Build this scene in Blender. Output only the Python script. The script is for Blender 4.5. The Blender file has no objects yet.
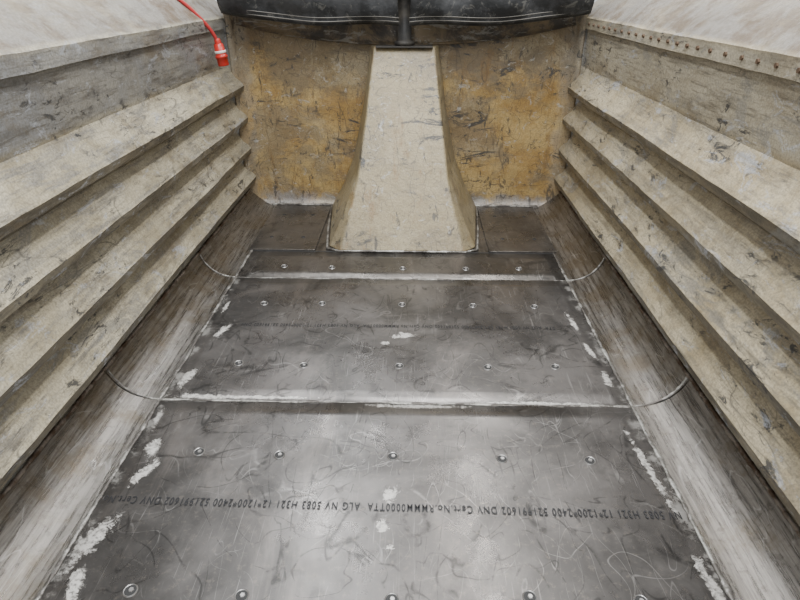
import bpy, bmesh, math, random
from mathutils import Vector, noise as mnoise
random.seed(7)
C = bpy.context.scene.collection

# ---------------- node helper ----------------
class M:
    def __init__(s, name):
        s.mat = bpy.data.materials.new(name); s.mat.use_nodes = True
        s.nt = s.mat.node_tree; s.bsdf = s.nt.nodes["Principled BSDF"]
        s.co = s.nt.nodes.new('ShaderNodeTexCoord').outputs['Object']
    def link(s, a, sock):
        if hasattr(a, 'links'): s.nt.links.new(a, sock)
        else: sock.default_value = a
    def mapping(s, scale=(1,1,1), rot=(0,0,0), loc=(0,0,0)):
        m = s.nt.nodes.new('ShaderNodeMapping'); s.nt.links.new(s.co, m.inputs[0])
        m.inputs['Scale'].default_value = scale; m.inputs['Rotation'].default_value = rot; m.inputs['Location'].default_value = loc
        return m.outputs[0]
    def noise(s, scale, detail=6, rough=.6, dist=0, vec=None):
        n = s.nt.nodes.new('ShaderNodeTexNoise'); s.nt.links.new(vec or s.co, n.inputs['Vector'])
        n.inputs['Scale'].default_value = scale; n.inputs['Detail'].default_value = detail
        n.inputs['Roughness'].default_value = rough; n.inputs['Distortion'].default_value = dist
        return n.outputs[0]
    def math(s, op, a, b=0.0, clamp=False):
        n = s.nt.nodes.new('ShaderNodeMath'); n.operation = op; n.use_clamp = clamp
        s.link(a, n.inputs[0]); s.link(b, n.inputs[1]); return n.outputs[0]
    def mul(s, *a):
        r = a[0]
        for q in a[1:]: r = s.math('MULTIPLY', r, q)
        return r
    def step(s, a, lo, hi, t0=0.0, t1=1.0):
        n = s.nt.nodes.new('ShaderNodeMapRange'); n.interpolation_type = 'SMOOTHSTEP'
        s.link(a, n.inputs[0]); n.inputs[1].default_value = lo; n.inputs[2].default_value = hi
        n.inputs[3].default_value = t0; n.inputs[4].default_value = t1; return n.outputs[0]
    def mix(s, f, a, b):
        n = s.nt.nodes.new('ShaderNodeMix'); n.data_type = 'RGBA'
        s.link(f, n.inputs[0])
        for v, i in ((a, 6), (b, 7)):
            if isinstance(v, tuple): v = (*v[:3], 1)
            s.link(v, n.inputs[i])
        return n.outputs[2]
    def lines(s, scale, width, vec=None, dist=.3, off=.5):
        n = s.noise(scale, 1.5, .4, dist, vec)
        d = s.math('ABSOLUTE', s.math('SUBTRACT', n, off))
        return s.step(d, 0, width, 1, 0)
    def xyz(s):
        n = s.nt.nodes.new('ShaderNodeSeparateXYZ'); s.nt.links.new(s.co, n.inputs[0]); return n.outputs
    def nz(s):
        g = s.nt.nodes.new('ShaderNodeNewGeometry'); n = s.nt.nodes.new('ShaderNodeSeparateXYZ')
        s.nt.links.new(g.outputs['Normal'], n.inputs[0]); return n.outputs[2]
    def spot(s, x, y, w, h, rot=0.0):
        m = s.nt.nodes.new('ShaderNodeMapping'); m.vector_type = 'TEXTURE'; s.nt.links.new(s.co, m.inputs[0])
        m.inputs['Location'].default_value = (x, y, 0); m.inputs['Rotation'].default_value = (0, 0, rot); m.inputs['Scale'].default_value = (w, h, 1)
        l = s.nt.nodes.new('ShaderNodeVectorMath'); l.operation = 'LENGTH'; s.nt.links.new(m.outputs[0], l.inputs[0])
        return l.outputs['Value']
    def out(s, col, rough=.6, metal=0.0, bump=None, bs=.3, bd=.01):
        b = s.bsdf
        if isinstance(col, tuple): col = (*col[:3], 1)
        s.link(col, b.inputs['Base Color']); s.link(rough, b.inputs['Roughness']); s.link(metal, b.inputs['Metallic'])
        if bump is not None:
            n = s.nt.nodes.new('ShaderNodeBump'); n.inputs['Strength'].default_value = bs; n.inputs['Distance'].default_value = bd
            s.nt.links.new(bump, n.inputs['Height']); s.nt.links.new(n.outputs[0], b.inputs['Normal'])
        return s.mat

def mat_wall(name, paint, dust, steel, upper, steelamt=.5):
    m = M(name)
    x, y, z = m.xyz()
    n1 = m.noise(2.2, 9, .72)
    n2 = m.noise(7, 8, .75)
    col = m.mix(m.step(n1, .42, .58), paint, dust)
    um = m.mul(m.step(z, 1.09, 1.13), m.step(z, 1.42, 1.38), m.step(n1, .3, .6, 1, .6))
    col = m.mix(um, col, upper)
    sc = m.noise(2.2, 9, .75, .2, m.mapping((9, .9, 9)))
    sc2 = m.noise(2.2, 8, .75, .1, m.mapping((34, 2.2, 34), (0, 0, 0), (3, 3, 3)))
    smask = m.mul(m.step(sc, .48, .60), steelamt)
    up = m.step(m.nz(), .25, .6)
    col = m.mix(smask, col, steel)
    col = m.mix(m.mul(m.step(sc2, .52, .62), .6), col, (.13, .115, .09))
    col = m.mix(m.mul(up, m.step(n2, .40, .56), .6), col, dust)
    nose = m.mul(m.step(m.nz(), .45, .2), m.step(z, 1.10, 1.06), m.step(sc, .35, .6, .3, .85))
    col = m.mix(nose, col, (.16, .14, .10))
    under_shade = m.step(m.nz(), .15, -.3)
    col = m.mix(m.mul(under_shade, .6), col, (.05, .045, .038))  # shade on downward-facing rib sides, painted into the colour
    st = m.mul(m.step(m.noise(4, 9, .75, .6, m.mapping((1, .6, 1.2), (0, 0, 0), (8, 1, 2))), .51, .65), .5)
    col = m.mix(st, col, (.19, .145, .085))
    ab = m.mul(m.step(m.noise(2.6, 9, .78, .8, m.mapping((2, .7, 2), (0, 0, 0), (1, 6, 3))), .54, .60), .55)
    col = m.mix(ab, col, (.22, .215, .20))
    chip = m.mul(m.step(m.noise(14, 8, .80, .8, m.mapping((1.5, .6, 1.5))), .55, .59), m.step(m.noise(2.3, 4, .6), .46, .55), .92)
    col = m.mix(chip, col, (.035, .037, .042))
    bl = m.mul(m.step(m.noise(8, 8, .78, 1.0, m.mapping((1.5, .6, 1.5), (0, 0, 0), (2, 7, 1))), .56, .63), .55)
    col = m.mix(bl, col, (.52, .55, .60))
    ln = m.math('MAXIMUM', m.lines(5, .006, m.mapping((1, .25, 1.3))), m.lines(7, .006, m.mapping((1, .3, 2), (.2, 0, 0))))
    col = m.mix(m.mul(ln, m.step(n1, .45, .58), .6), col, (.05, .048, .045))
    rim = m.step(z, 1.405, 1.425)
    rimc = m.mix(m.step(m.noise(5, 8, .75, .3), .44, .60), (.27, .25, .22), (.15, .105, .062))
    col = m.mix(m.mul(rim, m.step(m.noise(2.2, 8, .75, .3, m.mapping((1, .6, 1))), .42, .60, 1.0, .6)), col, rimc)
    fine = m.noise(110, 4, .75)
    col = m.mix(m.step(fine, .40, .64, 0, .45), col, (.12, .105, .08))
    rough = m.step(n2, .3, .7, .32, .58)
    h = m.math('ADD', m.noise(14, 8, .7), m.math('MULTIPLY', fine, .2))
    return m.out(col, rough, m.math('MULTIPLY', smask, .5), h, .45, .014)

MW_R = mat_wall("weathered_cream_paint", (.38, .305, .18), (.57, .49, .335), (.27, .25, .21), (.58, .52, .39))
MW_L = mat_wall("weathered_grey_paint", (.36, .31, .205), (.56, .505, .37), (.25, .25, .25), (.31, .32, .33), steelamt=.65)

def mat_back(name, o1, o2, greyamt, dark=.9, lightpatch=.4, foot=False):
    m = M(name)
    x, y, z = m.xyz()
    n1 = m.noise(3.2, 9, .75, .3)
    col = m.mix(m.step(n1, .40, .60), o1, o2)
    g = m.noise(1.9, 8, .72, .6, m.mapping((.9, 1, 1.3), (0, .3, 0)))
    gm = m.mul(m.step(g, .48, .58), greyamt)
    col = m.mix(gm, col, (.20, .17, .125))
    if foot:
        shade_z = m.math('ADD', z, m.math('MULTIPLY', m.math('SUBTRACT', m.noise(2.6, 8, .75), .5), 1.3))
        col = m.mix(m.mul(m.step(shade_z, .85, 1.12), .72), col, (.155, .13, .095))  # shadowed upper part of the wall, painted in as darker brown
        col = m.mix(m.mul(m.step(m.math('ADD', z, m.math('MULTIPLY', m.math('SUBTRACT', m.noise(6, 7, .7), .5), .35)), .11, .04), .75), col, (.30, .30, .31))
        ex = m.math('ADD', m.math('ABSOLUTE', x), m.math('MULTIPLY', m.math('SUBTRACT', m.noise(5, 7, .72), .5), .3))
        col = m.mix(m.mul(m.step(ex, 1.14, 1.22), .5), col, (.30, .28, .24))
    pl = m.mul(m.step(m.noise(2.3, 8, .72, .5, m.mapping((1, 1, 1), (0, 0, 0), (9, 9, 3))), .52, .60), lightpatch)
    col = m.mix(pl, col, (.45, .385, .25))
    rust = m.mul(m.step(m.noise(5, 8, .75, .2, m.mapping((2, 1, .5))), .53, .66), .55)
    col = m.mix(rust, col, (.23, .125, .04))
    k = m.step(m.noise(5, 8, .80, 1.3, m.mapping((.6, 1, 2.0), (0, .25, 0))), .555, .59)
    k = m.mul(k, m.step(m.noise(2.5, 4), .44, .54), dark)
    col = m.mix(k, col, (.04, .045, .053))
    k2 = m.mul(m.step(m.noise(8, 7, .77, 1.0, m.mapping((2.2, 1, .7), (0, -.35, 0), (4, 4, 4))), .58, .615), dark * .85)
    col = m.mix(k2, col, (.05, .05, .05))
    w = m.mul(m.step(m.noise(11, 8, .76, 1.2, m.mapping((1, 1, 1.4), (0, 0, 0), (7, 2, 5))), .585, .635), .6)
    col = m.mix(w, col, (.52, .52, .49))
    l = m.math('MAXIMUM', m.lines(4.5, .006), m.lines(7, .007, m.mapping((.5, 1, 2), (0, .6, 0))))
    l = m.math('MAXIMUM', l, m.lines(3.2, .006, m.mapping((1.5, 1, .4), (0, .3, 0), (5, 0, 1)), 1.2))
    col = m.mix(m.mul(l, .5), col, (.06, .052, .045))
    f = m.noise(100, 4, .75)
    col = m.mix(m.step(f, .40, .64, 0, .4), col, (.12, .095, .055))
    return m.out(col, m.step(n1, .3, .7, .30, .52), 0.1, m.noise(9, 7, .7), .5, .014)
MBACK = mat_back("weathered_ochre_paint", (.40, .25, .085), (.54, .385, .16), .6, .9, .4, True)
MHOUS = mat_back("weathered_khaki_paint", (.29, .235, .13), (.39, .325, .20), .45, .95, .45)

PATCHES = [(-.93, 2.5, .020, .08, -.3), (-.98, 2.08, .025, .08, -.2), (-.95, 1.62, .028, .06, 0), (-.93, 1.5, .022, .07, -.4), (-.98, 1.2, .035, .11, -.3), (-.95, 1.05, .025, .06, .2),
     (-.99, 2.75, .013, .08, 0), (-1.0, 1.8, .015, .06, 0), (.98, 1.55, .016, .18, .1), (.97, 2.35, .014, .08, .2), (.95, 2.62, .014, .09, .1), (.985, 2.12, .02, .06, 0), (1.0, 1.1, .018, .10, .1),
     (.03, 2.47, .055, .028, .1), (-.06, 2.40, .025, .017, 0), (0.0, 1.42, .028, .035, 0), (-.02, 1.28, .020, .033, .2), (.01, 1.20, .013, .013, 0),
     (-.62, 1.95, .24, .012, 0), (.1, 1.905, .22, .013, 0), (-.3, 3.13, .25, .012, 0), (.62, 1.935, .24, .010, 0), (.1, 3.12, .25, .011, 0), (-.85, 1.95, .13, .018, 0), (.62, 3.22, .10, .010, .1)]
def mat_alu(name, dark, light, seams=True):
    m = M(name)
    n1 = m.noise(1.5, 6, .6, .6)
    col = m.mix(m.step(n1, .38, .62), dark, light)
    n3 = m.noise(8, 8, .72, .3)
    col = m.mix(m.mul(m.step(n3, .50, .66), .35), col, (.05, .048, .046))
    smear = m.noise(2.2, 7, .7, 1.0, m.mapping((1, .4, 1), (0, 0, .5)))
    col = m.mix(m.mul(m.step(smear, .52, .70), .35), col, (.32, .285, .26))
    l = m.lines(2.3, .0035)
    for a in ((3.6, .0035, (1, 1, 1), 1, (3, 1, 0), .8), (3, .0035, (2.2, .5, 1), .35, (1, 5, 0), .6), (3, .0035, (2.2, .5, 1), -.7, (7, 2, 0), .6), (2.0, .003, (1, 1, 1), 2.2, (5, 9, 0), 1.0)):
        l = m.math('MAXIMUM', l, m.lines(a[0], a[1], m.mapping(a[2], (0, 0, a[3]), a[4]), a[5]))
    l = m.mul(l, m.step(m.noise(4, 6, .7), .44, .60))
    col = m.mix(m.mul(l, .30), col, (.50, .48, .46))
    s = None
    for sc, ms, r, lo in ((6, (22, .5, 1), .5, .66), (6, (24, .5, 1), -1.0, .67), (5, (26, .5, 1), 1.35, .67)):
        q = m.step(m.noise(sc, 2, .5, .12, m.mapping(ms, (0, 0, r), (sc, r, 0))), lo, lo + .04)
        s = q if s is None else m.math('MAXIMUM', s, q)
    s = m.mul(s, m.step(m.noise(3, 4, .6), .45, .6))
    col = m.mix(m.mul(s, .22), col, (.5, .48, .46))
    dk = m.math('MAXIMUM', m.lines(1.9, .009, m.mapping((1, 1, 1), (0, 0, 2), (9, 4, 0)), 1.4), m.lines(2.6, .010, m.mapping((1.6, .5, 1), (0, 0, 1.2), (1, 4, 0)), 1.2))
    dk = m.math('MAXIMUM', dk, m.lines(2.2, .012, m.mapping((1, 1, 1), (0, 0, .2), (2, 14, 0)), 2.4))
    col = m.mix(m.mul(dk, m.step(n3, .42, .55), .6), col, (.025, .024, .023))
    dirt = m.mul(m.step(m.noise(38, 6, .75), .52, .68), .3)
    col = m.mix(dirt, col, (.27, .235, .20))
    rough = m.math('ADD', m.step(m.noise(2.5, 7, .68), .35, .65, .24, .40), m.mul(s, .12))
    metal = .72
    if seams:
        x, y, z = m.xyz()
        wob = m.math('MULTIPLY', m.math('SUBTRACT', m.noise(7, 7, .75), .5), .12)
        e = m.math('ADD', m.math('ABSOLUTE', x), wob)
        em = m.mul(m.step(e, .985, 1.03), m.step(m.noise(7, 8, .8), .48, .57), .6)
        for sy in (1.925, 3.12, .725):
            d = m.math('ADD', m.math('ABSOLUTE', m.math('SUBTRACT', y, sy)), m.math('MULTIPLY', wob, .5))
            mm = m.mul(m.step(d, .014, .004), m.step(m.noise(4, 7, .78, 0, m.mapping((1, 1, 1), (0, 0, 0), (sy, 2, 0))), .51, .57), .45)
            em = m.math('MAXIMUM', em, mm)
        d = None
        for p in PATCHES:
            q = m.spot(*p); d = q if d is None else m.math('MINIMUM', d, q)
        d = m.math('ADD', d, m.math('MULTIPLY', m.math('SUBTRACT', m.noise(20, 9, .85, .6), .5), 5.0))
        pm = m.mul(m.step(d, 1.0, .65), m.step(m.noise(60, 5, .75), .38, .54, .4, 1.0))
        em = m.math('MAXIMUM', em, pm)
        col = m.mix(m.math('MULTIPLY', em, .85), col, (.66, .64, .60))
        rough = m.math('ADD', rough, m.math('MULTIPLY', em, .2))
        metal = m.step(em, 0, 1, .72, .3)
    h = m.math('ADD', m.noise(2.2, 3, .5), m.math('MULTIPLY', m.noise(40, 5, .7), .05))
    return m.out(col, rough, metal, h, .22, .02)
MALU = mat_alu("scuffed_aluminium_plate", (.095, .090, .086), (.18, .169, .161))
MALUD = mat_alu("dark_aluminium_plate", (.075, .069, .063), (.14, .128, .115), seams=False)

m = M("brushed_aluminium_cove")
st = m.noise(3, 8, .75, .1, m.mapping((20, 1.0, 20)))
c = m.mix(m.step(st, .38, .62), (.10, .092, .083), (.25, .232, .21))
c = m.mix(m.mul(m.step(m.noise(2.2, 9, .75), .46, .6), .7), c, (.12, .095, .062))
c = m.mix(m.mul(m.lines(5, .008, m.mapping((3, .5, 3))), .35), c, (.45, .44, .42))
c = m.mix(m.mul(m.step(m.noise(26, 7, .78), .53, .64), .5), c, (.06, .052, .042))
MCOVE = m.out(c, m.step(st, .3, .7, .22, .40), .75, st, .3, .008)

m = M("weld_metal")
c = m.mix(m.step(m.noise(9, 7, .75), .44, .6), (.12, .11, .10), (.42, .41, .38))
MWELD = m.out(c, .45, .6, m.noise(80, 4, .6), .5, .01)
m = M("rusty_weld")
c = m.mix(m.step(m.noise(10, 6, .7), .4, .6), (.09, .055, .032), (.28, .24, .20))
MRUST = m.out(c, .6, .4, m.noise(80, 4, .6), .5, .01)
MRB = M("rusty_bolt").out((.12, .075, .045), .65, .3)
MINK = M("printed_ink").out((.012, .012, .014), .5)
MBOLT = M("bolt_steel").out((.42, .41, .40), .35, .8)
MBOLTD = M("bolt_dark").out((.03, .03, .03), .6, .3)
m = M("black_tarpaulin_vinyl")
c = m.mix(m.step(m.noise(5, 7, .7), .4, .62), (.012, .013, .014), (.05, .052, .055))
c = m.mix(m.mul(m.step(m.noise(12, 7, .75, 1), .56, .62), .5), c, (.16, .155, .14))
MTARP = m.out(c, .5, 0, m.noise(9, 6, .6), .5, .02)
MTRIM = M("stitched_hem_webbing").out((.22, .21, .19), .7)
m = M("black_rubber")
MRUB = m.out(m.mix(m.step(m.noise(6, 6, .7), .4, .65), (.018, .017, .016), (.07, .062, .05)), .6)
m = M("shade_brown_band")
c = m.mix(m.step(m.noise(4, 8, .75, .4), .42, .6), (.04, .033, .026), (.15, .11, .06))  # brown mottle kept dark to carry the shade below the tarpaulin
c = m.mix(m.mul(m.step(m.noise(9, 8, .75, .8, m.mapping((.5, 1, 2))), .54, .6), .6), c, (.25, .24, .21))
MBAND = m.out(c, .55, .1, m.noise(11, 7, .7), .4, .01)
MRED = M("red_cable_rubber").out((.50, .04, .04), .4)
MREDD = M("red_plastic").out((.50, .03, .02), .3)
MWHITE = M("pale_plastic").out((.75, .72, .68), .4)
m = M("workshop_concrete")
MCONC = m.out(m.mix(m.step(m.noise(2, 8, .7), .3, .7), (.30, .30, .29), (.42, .42, .40)), .7)
MSTEEL = M("painted_grey_steel").out((.2, .2, .2), .5, .4)

# ---------------- mesh helpers ----------------
def obj(name, verts, faces, mat, parent=None, smooth=False, auto=None):
    me = bpy.data.meshes.new(name); me.from_pydata(verts, [], faces); me.validate()
    bm = bmesh.new(); bm.from_mesh(me); bmesh.ops.recalc_face_normals(bm, faces=bm.faces); bm.to_mesh(me); bm.free()
    mats = mat if isinstance(mat, list) else [mat]
    for q in mats: me.materials.append(q)
    if smooth:
        for p in me.polygons: p.use_smooth = True
    if auto is not None:
        me.set_sharp_from_angle(angle=math.radians(auto))
    o = bpy.data.objects.new(name, me); C.objects.link(o)
    if parent: o.parent = parent
    return o
def empty(name):
    o = bpy.data.objects.new(name, None); C.objects.link(o); return o
def box(name, x0, x1, y0, y1, z0, z1, mat, parent=None, bev=0.0):
    v = [(x, y, z) for z in (z0, z1) for y in (y0, y1) for x in (x0, x1)]
    f = [(0, 1, 3, 2), (4, 5, 7, 6), (0, 1, 5, 4), (2, 3, 7, 6), (0, 2, 6, 4), (1, 3, 7, 5)]
    o = obj(name, v, f, mat, parent)
    if bev:
        b = o.modifiers.new('b', 'BEVEL'); b.width = bev; b.segments = 2
    return o
def tube_data(pts, rad, seg=10, flat=1.0, jitter=0.0):
    vs, fs = [], []
    P = [Vector(p) for p in pts]
    up = Vector((0, 0, 1))
    for i, p in enumerate(P):
        t = (P[min(i + 1, len(P) - 1)] - P[max(i - 1, 0)]).normalized()
        a = t.cross(up)
        if a.length < .1: a = t.cross(Vector((1, 0, 0)))
        a.normalize(); b = a.cross(t).normalized()
        r = (rad(i) if callable(rad) else rad) * (1 + random.uniform(-jitter, jitter))
        for k in range(seg):
            an = 2 * math.pi * k / seg
            vs.append(tuple(p + a * math.cos(an) * r + b * math.sin(an) * r * flat))
    for i in range(len(P) - 1):
        for k in range(seg):
            fs.append((i * seg + k, i * seg + (k + 1) % seg, (i + 1) * seg + (k + 1) % seg, (i + 1) * seg + k))
    fs.append(tuple(range(seg))); fs.append(tuple((len(P) - 1) * seg + k for k in range(seg)))
    return vs, fs
def tube(name, pts, rad, mat, parent=None, **k):
    v, f = tube_data(pts, rad, **k); return obj(name, v, f, mat, parent, True)
def merge(parts):
    V, F = [], []
    for v, f in parts:
        n = len(V); V += v; F += [tuple(i + n for i in q) for q in f]
    return V, F

Y0, Y1 = -1.3, 4.475
# ---------------- side walls ----------------
def profile():
    p = [(1.255, .12), (1.262, .155)]
    z0, per = .18, .232
    for k in range(4):
        zb = z0 + k * per
        p += [(1.292, zb), (1.226, zb + .026), (1.215, zb + .034), (1.210, zb + .068), (1.217, zb + .082), (1.284, zb + .196), (1.292, zb + .214)]
    p += [(1.290, 1.13), (1.280, 1.335), (1.262, 1.338), (1.262, 1.405), (1.275, 1.42), (1.33, 1.475), (1.42, 1.555), (1.46, 1.57), (1.52, 1.56), (1.54, 1.52), (1.54, -.1), (1.255, -.1)]
    return p
def wall(side, name, mat):
    pr = profile(); n = len(pr); segs = 220
    vs, fs = [], []
    inner = n - 4
    for i in range(segs + 1):
        y = Y0 + (Y1 + .08 - Y0) * i / segs
        for j, (x, z) in enumerate(pr):
            if j < inner:
                d = mnoise.noise(Vector((side * 5, y * 1.2, z * 3))) * .007 + mnoise.noise(Vector((side * 9, y * 6, z * 9))) * .003
                dz = mnoise.noise(Vector((side * 15, y * 1.4, z * 4 + 9))) * .005 + mnoise.noise(Vector((side * 15, y * 9, z * 9))) * .0022
                if j < 2: d = dz = 0
            else: d = dz = 0
            vs.append((side * (x + d), y, z + dz))
    for i in range(segs):
        for j in range(n):
            a = i * n + j; b = i * n + (j + 1) % n
            fs.append((a, b, b + n, a + n))
    fs.append(tuple(range(n))); fs.append(tuple(segs * n + j for j in range(n)))
    w = obj(name, vs, fs, mat, None, True, 22)
    if side > 0:
        parts = []
        y = -1.1
        while y < 4.35:
            c = Vector((side * 1.262, y, 1.372)); V = []
            for k in range(6):
                a = k * math.pi / 3
                V.append((c.x + side * .008, c.y + .011 * math.cos(a), c.z + .011 * math.sin(a)))
            for k in range(6):
                a = k * math.pi / 3
                V.append((c.x - side * .008, c.y + .009 * math.cos(a), c.z + .009 * math.sin(a)))
            F = [(k, (k + 1) % 6, 6 + (k + 1) % 6, 6 + k) for k in range(6)] + [tuple(range(6, 12)), tuple(range(6))]
            parts.append((V, F)); y += .115 + random.uniform(-.012, .012)
        v, f = merge(parts); obj("rail_bolts", v, f, MRB, w)
    pts = [(side * (1.250 + mnoise.noise(Vector((y * 9, side, 0))) * .004), y, .158 + mnoise.noise(Vector((y * 7, side, 4))) * .006) for y in [Y0 + .01 * i for i in range(int((Y1 - Y0) / .01))]]
    tube("weld_bead", pts, .009, MRUST, w, seg=6, jitter=.35)
    return w
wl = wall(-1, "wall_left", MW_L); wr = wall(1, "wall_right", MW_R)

# ---------------- floor ----------------
floor = box("floor", -1.25, 1.25, Y0, Y1 + .05, -.10, -.012, MSTEEL)
def plate(nm, x0, x1, y0, y1, mat):
    nx, ny = max(2, int((x1 - x0) / .08)), max(2, int((y1 - y0) / .08))
    V, F = [], []
    for j in range(ny + 1):
        for i in range(nx + 1):
            x = x0 + (x1 - x0) * i / nx; y = y0 + (y1 - y0) * j / ny
            V.append((x, y, mnoise.noise(Vector((x * 1.3, y * 1.3, 2))) * .0015))
    for j in range(ny):
        for i in range(nx):
            a = j * (nx + 1) + i; F.append((a, a + 1, a + nx + 2, a + nx + 1))
    o = obj(nm, V, F, mat, floor, True)
    s = o.modifiers.new('s', 'SOLIDIFY'); s.thickness = .012; s.offset = -1
    return o
plate("floor_plate_1", -1.04, 1.04, -.475, .722, MALU)
plate("floor_plate_0", -1.04, 1.04, -1.3, -.478, MALU)
plate("floor_plate_2", -1.04, 1.04, .727, 1.922, MALU)
plate("floor_plate_3", -1.04, 1.04, 1.928, 3.117, MALU)
plate("floor_plate_4", -1.04, 1.04, 3.123, 3.52, MALUD)
box("floor_plate_5", -1.06, -.60, 3.53, 4.43, -.012, .010, MALUD, floor, .004)
box("floor_plate_6", .60, 1.06, 3.53, 4.43, -.012, .010, MALUD, floor, .004)
box("floor_plate_7", -.6, .6, 3.53, 4.43, -.012, -.002, MALUD, floor)
for side in (-1, 1):
    P0, P1, P2 = (1.04, .0), (1.205, .002), (1.252, .165)
    def bz(t): return tuple((1 - t) ** 2 * P0[q] + 2 * t * (1 - t) * P1[q] + t * t * P2[q] for q in (0, 1))
    for k, (ya, yb) in enumerate(((-1.3, .722), (.727, 1.922), (1.928, 3.117), (3.123, 4.46))):
        V, F = [], []; ns, ny = 12, 24
        for j in range(ny + 1):
            y = ya + (yb - ya) * j / ny
            for i in range(ns + 1):
                x, z = bz(i / ns)
                V.append((side * x, y, z + mnoise.noise(Vector((side, y * 2, i / ns * 2))) * .002))
        for j in range(ny):
            for i in range(ns):
                a = j * (ns + 1) + i; F.append((a, a + 1, a + ns + 2, a + ns + 1))
        obj(f"cove_panel", V, F, MCOVE, floor, True)
    for yy in (.725, 1.925, 3.12):
        pts = []
        for i in range(30):
            x, z = bz(i / 29); pts.append((side * x, yy + .02 * i / 29, z))
        tube("cove_weld", pts, .0055, MWELD, floor, seg=6, jitter=.35)
    pts = [(side * (1.04 + mnoise.noise(Vector((y * 6, side * 3, 0))) * .008), y, .0) for y in [Y0 + .02 * i for i in range(int((4.43 - Y0) / .02))]]
    tube("edge_weld", pts, .009, MWELD, floor, seg=6, flat=.45, jitter=.4)
for yy in (.725, 1.925, 3.12):
    pts = [(x, yy + mnoise.noise(Vector((x * 5, yy, 0))) * .008, 0) for x in [-1.04 + .02 * i for i in range(105)]]
    nz = [max(.25, .6 + 1.6 * mnoise.noise(Vector((p[0] * 3.3, yy * 3, 7)))) for p in pts]
    tube("cross_weld", pts, lambda i: .009 * nz[i], MWELD, floor, seg=6, flat=.3, jitter=.3)
pts = [(x, 3.526, 0) for x in [-1.04 + .02 * i for i in range(105)]]
tube("cross_weld", pts, .006, MBOLTD, floor, seg=6, flat=.3, jitter=.3)

ring, dark, head = [], [], []
def disc(c, r0, z0, r1, z1, n=20, cap=True):
    V = [(c[0] + r0 * math.cos(2 * math.pi * k / n), c[1] + r0 * math.sin(2 * math.pi * k / n), z0) for k in range(n)]
    V += [(c[0] + r1 * math.cos(2 * math.pi * k / n), c[1] + r1 * math.sin(2 * math.pi * k / n), z1) for k in range(n)]
    F = [(k, (k + 1) % n, n + (k + 1) % n, n + k) for k in range(n)]
    if cap: F.append(tuple(range(n, 2 * n)))
    return V, F
for yy in (.44, -.15, 1.03, 1.607, 2.20, 2.79, 3.276):
    for xx in (-.77, -.44, .015, .43, .77):
        c = (xx + random.uniform(-.012, .012), yy + random.uniform(-.012, .012))
        ring.append(disc(c, .0225, .0005, .020, .0036, cap=False)); ring.append(disc(c, .020, .0036, .0175, .002, cap=False))
        dark.append(disc(c, .0188, .0018, .0185, .0024))
        head.append(disc((c[0] + .002, c[1] + .002), .009, .002, .007, .0050, n=6))
for sx in (-1, 1):
    for (xx, yy) in ((.72, 3.75), (.95, 3.75), (.72, 4.2), (.95, 4.2)):
        dark.append(disc((sx * xx, yy), .014, .0098, .012, .0125))
v, f = merge(ring); obj("bolt_rims", v, f, MBOLT, floor)
v, f = merge(dark); obj("bolt_recesses", v, f, MBOLTD, floor)
v, f = merge(head); obj("bolt_sockets", v, f, MBOLT, floor)

def printed(txt, y, x0, x1, h, tilt):
    cu = bpy.data.curves.new("t", 'FONT'); cu.body = txt; cu.size = 1; cu.align_x = 'CENTER'; cu.align_y = 'CENTER'; cu.space_character = 1.25; cu.offset = .012
    o = bpy.data.objects.new("t", cu); C.objects.link(o); bpy.context.view_layer.update()
    dg = bpy.context.evaluated_depsgraph_get(); me = bpy.data.meshes.new_from_object(o.evaluated_get(dg))
    bpy.data.objects.remove(o)
    xs = [q.co.x for q in me.vertices]; W = max(xs) - min(xs); cx = (max(xs) + min(xs)) / 2
    for q in me.vertices:
        X = -(q.co.x - cx) / W * (x1 - x0) + (x0 + x1) / 2
        q.co = (X, y - q.co.y * h + tilt * X, .0028)
    me.materials.clear(); me.materials.append(MINK)
    o = bpy.data.objects.new("printed_marking", me); C.objects.link(o); o.parent = floor
S = "H321 12*1200*2400 521991602 DNV Cert.No.RMMM0000TTA  ALG NV 5083 "
printed("NV 5083 " + S + "H321 12*1200*2400 521991602 DNV Cert.No.", 1.36, -1.03, 1.01, .046, -.012)
printed("TTA  ALG NV 5083 " + S + "H321 12*1200*2400 521991602 DNV", 2.56, -.85, .84, .040, .0)

# ---------------- back wall ----------------
V, F = [], []; nx, nzz = 120, 80
def backy(x, z):
    y = 4.47
    e = abs(x) - 1.13
    if e > 0: e = min(e, .119); y -= .12 - math.sqrt(max(0, .12 ** 2 - e * e))
    g = .07 - z
    if g > 0: y -= .07 - math.sqrt(max(0, .07 ** 2 - g * g))
    return y + mnoise.noise(Vector((x * 2.5, z * 2.5, 1))) * .012 + mnoise.noise(Vector((x * 8, z * 8, 5))) * .005
for j in range(nzz + 1):
    for i in range(nx + 1):
        x = -1.27 + 2.54 * i / nx; z = .005 + 1.55 * (j / nzz) ** 1.2
        V.append((x, backy(x, z), z))
for j in range(nzz):
    for i in range(nx):
        a = j * (nx + 1) + i; F.append((a, a + 1, a + nx + 2, a + nx + 1))
wb = obj("wall_back", V, F, MBACK, None, True)
s = wb.modifiers.new('s', 'SOLIDIFY'); s.thickness = .04; s.offset = 1
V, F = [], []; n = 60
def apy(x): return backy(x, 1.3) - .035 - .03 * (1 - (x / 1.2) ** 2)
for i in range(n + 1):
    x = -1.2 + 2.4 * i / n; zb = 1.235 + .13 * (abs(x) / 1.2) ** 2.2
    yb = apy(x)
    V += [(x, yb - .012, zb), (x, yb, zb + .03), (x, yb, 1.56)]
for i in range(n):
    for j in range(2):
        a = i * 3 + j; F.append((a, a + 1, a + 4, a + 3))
ap = obj("tarp_shade_band", V, F, MBAND, wb, True); s = ap.modifiers.new('s', 'SOLIDIFY'); s.thickness = .012  # added strip, its dark colour stands for tarpaulin shade on the wall
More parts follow.
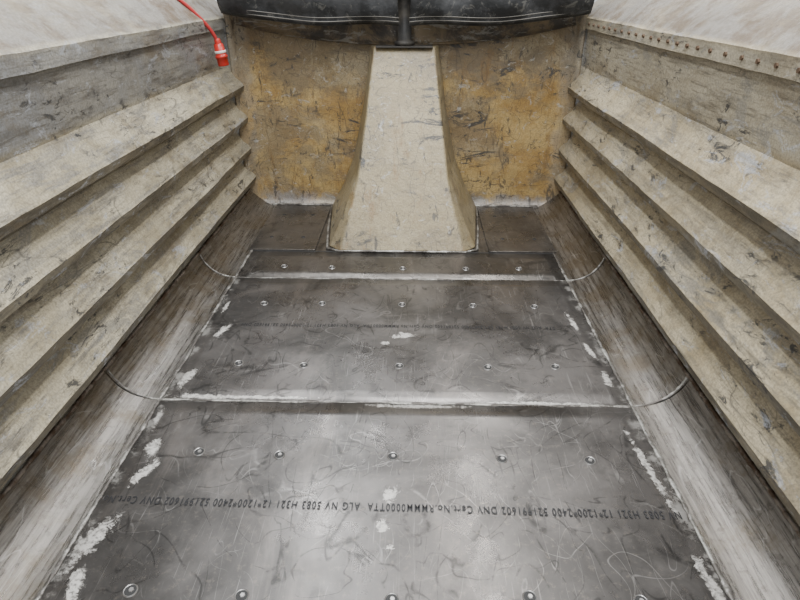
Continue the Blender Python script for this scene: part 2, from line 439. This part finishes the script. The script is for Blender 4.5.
pts = [(-1.2 + 2.4 * i / n, apy(-1.2 + 2.4 * i / n) - .014, 1.235 + .13 * (abs(-1.2 + 2.4 * i / n) / 1.2) ** 2.2) for i in range(n + 1)]
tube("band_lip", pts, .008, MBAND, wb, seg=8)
pts = [(x, backy(x, .012) - .004, .012) for x in [-1.1 + .02 * i for i in range(111)]]
tube("foot_weld", pts, .009, MWELD, wb, seg=6, jitter=.4)

# ---------------- tapered housing ----------------
rows = [(0.0, 3.53, .435, .515, .60), (.03, 3.55, .425, .50, .585), (.2, 3.66, .375, .42, .49), (.42, 3.80, .318, .325, .40), (.8, 4.03, .265, .268, .315), (1.225, 4.29, .215, .218, .25)]
V, F = [], []
for z, yf, a, g, b in rows:
    V += [(-b, 4.445, z), (-g, yf + .03 + (g - a) * .6, z), (-a, yf, z), (a, yf, z), (g, yf + .03 + (g - a) * .6, z), (b, 4.445, z)]
for r in range(len(rows) - 1):
    for k in range(5):
        a = r * 6 + k; F.append((a, a + 1, a + 7, a + 6))
    F.append((r * 6 + 5, r * 6, r * 6 + 6, r * 6 + 11))
F.append(tuple(range(6))); F.append(tuple((len(rows) - 1) * 6 + k for k in range(6)))
hs = obj("hydraulic_ram_housing", V, F, MHOUS)
b = hs.modifiers.new('b', 'BEVEL'); b.width = .012; b.segments = 3; b.limit_method = 'ANGLE'; b.angle_limit = math.radians(12)
pts = [(-.60, 4.44, .008), (-.56, 3.9, .008), (-.52, 3.56, .006), (-.43, 3.52, .004)] + [(-.43 + .04 * i, 3.525, .004) for i in range(1, 22)] + [(.43, 3.52, .004), (.52, 3.56, .006), (.56, 3.9, .008), (.60, 4.44, .008)]
tube("base_weld", pts, .008, MWELD, hs, seg=6, jitter=.3)
box("ram_cap_plate", -.2, .2, 4.25, 4.42, 1.222, 1.232, MRUB, hs, .003)
ho = [(0, 4.34, 1.233), (0, 4.34, 1.26), (0, 4.34, 1.265), (0, 4.34, 1.58), (0, 4.34, 1.585), (0, 4.34, 1.61)]
rr = [.07, .07, .048, .055, .06, .06]
ram = tube("hydraulic_ram", ho, lambda i: rr[i], MRUB, None, seg=24)

# ---------------- tarpaulin ----------------
tp = empty("rolled_tarpaulin")
tube("roller_tube", [(-1.5, 4.30, 1.72), (1.5, 4.30, 1.72)], .06, MSTEEL, tp, seg=24)
for sx in (-1, 1):
    box("roller_bracket", sx * 1.46 - .03, sx * 1.46 + .03, 4.23, 4.37, 1.565, 1.72, MSTEEL, tp, .004)
def zbot(u): return 1.372 + .012 * math.sin(u * math.pi * 3) * (1 - u) + .075 * u ** 3
def fy(x, t): return 4.22 - .045 * math.sin(t * math.pi) + .018 * mnoise.noise(Vector((x * 4, t * 3, 1))) + .010 * math.sin(x * 14 + t * 4)
for side in (-1, 1):
    V, F = [], []; nu, nv = 60, 24
    for j in range(nv + 1):
        t = j / nv
        for i in range(nu + 1):
            u = i / nu; x = side * (.035 + u * 1.20 + .02 * t)
            zb = zbot(u); z = zb + (1.70 - zb) * t
            V.append((x, fy(x, t), z))
    for j in range(nv):
        for i in range(nu):
            a = j * (nu + 1) + i; F.append((a, a + 1, a + nu + 2, a + nu + 1))
    o = obj("tarpaulin_flap", V, F, MTARP, tp, True); s = o.modifiers.new('s', 'SOLIDIFY'); s.thickness = .012
    for dz, r, mt, nm in ((0, .011, MTARP, "hem_roll"), (.016, .0032, MTRIM, "hem_stitching"), (.040, .0028, MTRIM, "hem_stitching")):
        pts = []
        for i in range(nu + 1):
            u = i / nu; x = side * (.035 + u * 1.20); t = dz / .32
            pts.append((x, fy(x, t) - (.012 if dz else 0), zbot(u) + dz))
        tube(nm, pts, r, mt, tp, seg=8)

# ---------------- red power cable ----------------
cab = empty("red_power_cable")
ctrl = [(-1.60, 3.70, .9), (-1.60, 3.74, 1.45), (-1.50, 3.80, 1.60), (-1.38, 3.84, 1.55), (-1.28, 3.90, 1.43), (-1.225, 3.96, 1.34), (-1.215, 3.98, 1.28)]
cu = bpy.data.curves.new("c", 'CURVE'); cu.dimensions = '3D'; sp = cu.splines.new('NURBS'); sp.points.add(len(ctrl) - 1)
for i, p in enumerate(ctrl): sp.points[i].co = (*p, 1)
sp.use_endpoint_u = True; sp.order_u = 4; sp.resolution_u = 16; cu.bevel_depth = .011; cu.bevel_resolution = 4
o = bpy.data.objects.new("c", cu); C.objects.link(o); bpy.context.view_layer.update()
me = bpy.data.meshes.new_from_object(o.evaluated_get(bpy.context.evaluated_depsgraph_get())); bpy.data.objects.remove(o)
me.materials.clear(); me.materials.append(MRED)
o = bpy.data.objects.new("cable", me); C.objects.link(o); o.parent = cab
def ax(t):
    a = Vector((-1.215, 3.98, 1.30)); d = Vector((.12, .03, -1)).normalized(); return tuple(a + d * t)
def prof(name, pr, mat, seg=20):
    tube(name, [ax(t) for t, r in pr], lambda i: pr[i][1], mat, cab, seg=seg)
prof("cable_gland", [(0, .016), (.01, .02), (.03, .022), (.032, .022)], MREDD)
prof("plug_body", [(.03, .024), (.035, .03), (.10, .034), (.102, .040), (.115, .041), (.117, .036), (.16, .036), (.165, .034)], MREDD)
prof("plug_face", [(.16, .026), (.172, .026)], MWHITE)
prof("plug_collar", [(.072, .034), (.074, .037), (.086, .037), (.088, .034)], MWHITE)

# ---------------- surroundings ----------------
box("ground", -14, 14, -12, 16, -1.25, -1.2, MCONC)
ch = empty("truck_chassis")
for sx in (-1, 1):
    box("frame_rail", sx * .45 - .05, sx * .45 + .05, -1.2, 4.5, -.35, -.10, MSTEEL, ch)
    for yy in (-.6, .9, 3.6):
        v, f = tube_data([(sx * .75, yy, -.75), (sx * .78, yy, -.75), (sx * 1.0, yy, -.75), (sx * 1.03, yy, -.75)], lambda i: [.4, .45, .45, .4][i], seg=32)
        obj("wheel", v, f, MRUB, ch)
for yy in (-.6, .9, 3.6):
    box("axle", -.75, .75, yy - .05, yy + .05, -.80, -.70, MSTEEL, ch)
    for sx in (-1, 1): box("hanger", sx * .45 - .04, sx * .45 + .04, yy - .1, yy + .1, -.72, -.34, MSTEEL, ch)

# ---------------- lights ----------------
def area(name, loc, sx, sy, e, col, rot=(0, 0, 0)):
    l = bpy.data.lights.new(name, 'AREA'); l.shape = 'RECTANGLE'; l.size = sx; l.size_y = sy; l.energy = e; l.color = col
    o = bpy.data.objects.new(name, l); C.objects.link(o); o.location = loc; o.rotation_euler = rot; return o
area("workshop_strip_light", (-1.1, 4.0, 5.5), .35, 9, 290, (.95, .98, 1))
area("workshop_strip_light", (1.2, 4.0, 5.5), .35, 9, 290, (1, .98, .95))
area("workshop_strip_light", (0.2, -.5, 5.0), .6, 4, 240, (.98, .99, 1))
w = bpy.data.worlds.new("World"); bpy.context.scene.world = w; w.use_nodes = True
w.node_tree.nodes['Background'].inputs[0].default_value = (.95, .97, 1, 1); w.node_tree.nodes['Background'].inputs[1].default_value = .88

# ---------------- camera ----------------
cd = bpy.data.cameras.new("camera"); cam = bpy.data.objects.new("camera", cd); C.objects.link(cam)
cd.sensor_width = 36; cd.lens = 36 * 560 / 800; cd.clip_start = .02
cam.location = (.07, 0, 1.6); cam.rotation_euler = (math.radians(90 - 29.3), 0, math.radians(1.34))
bpy.context.scene.camera = cam
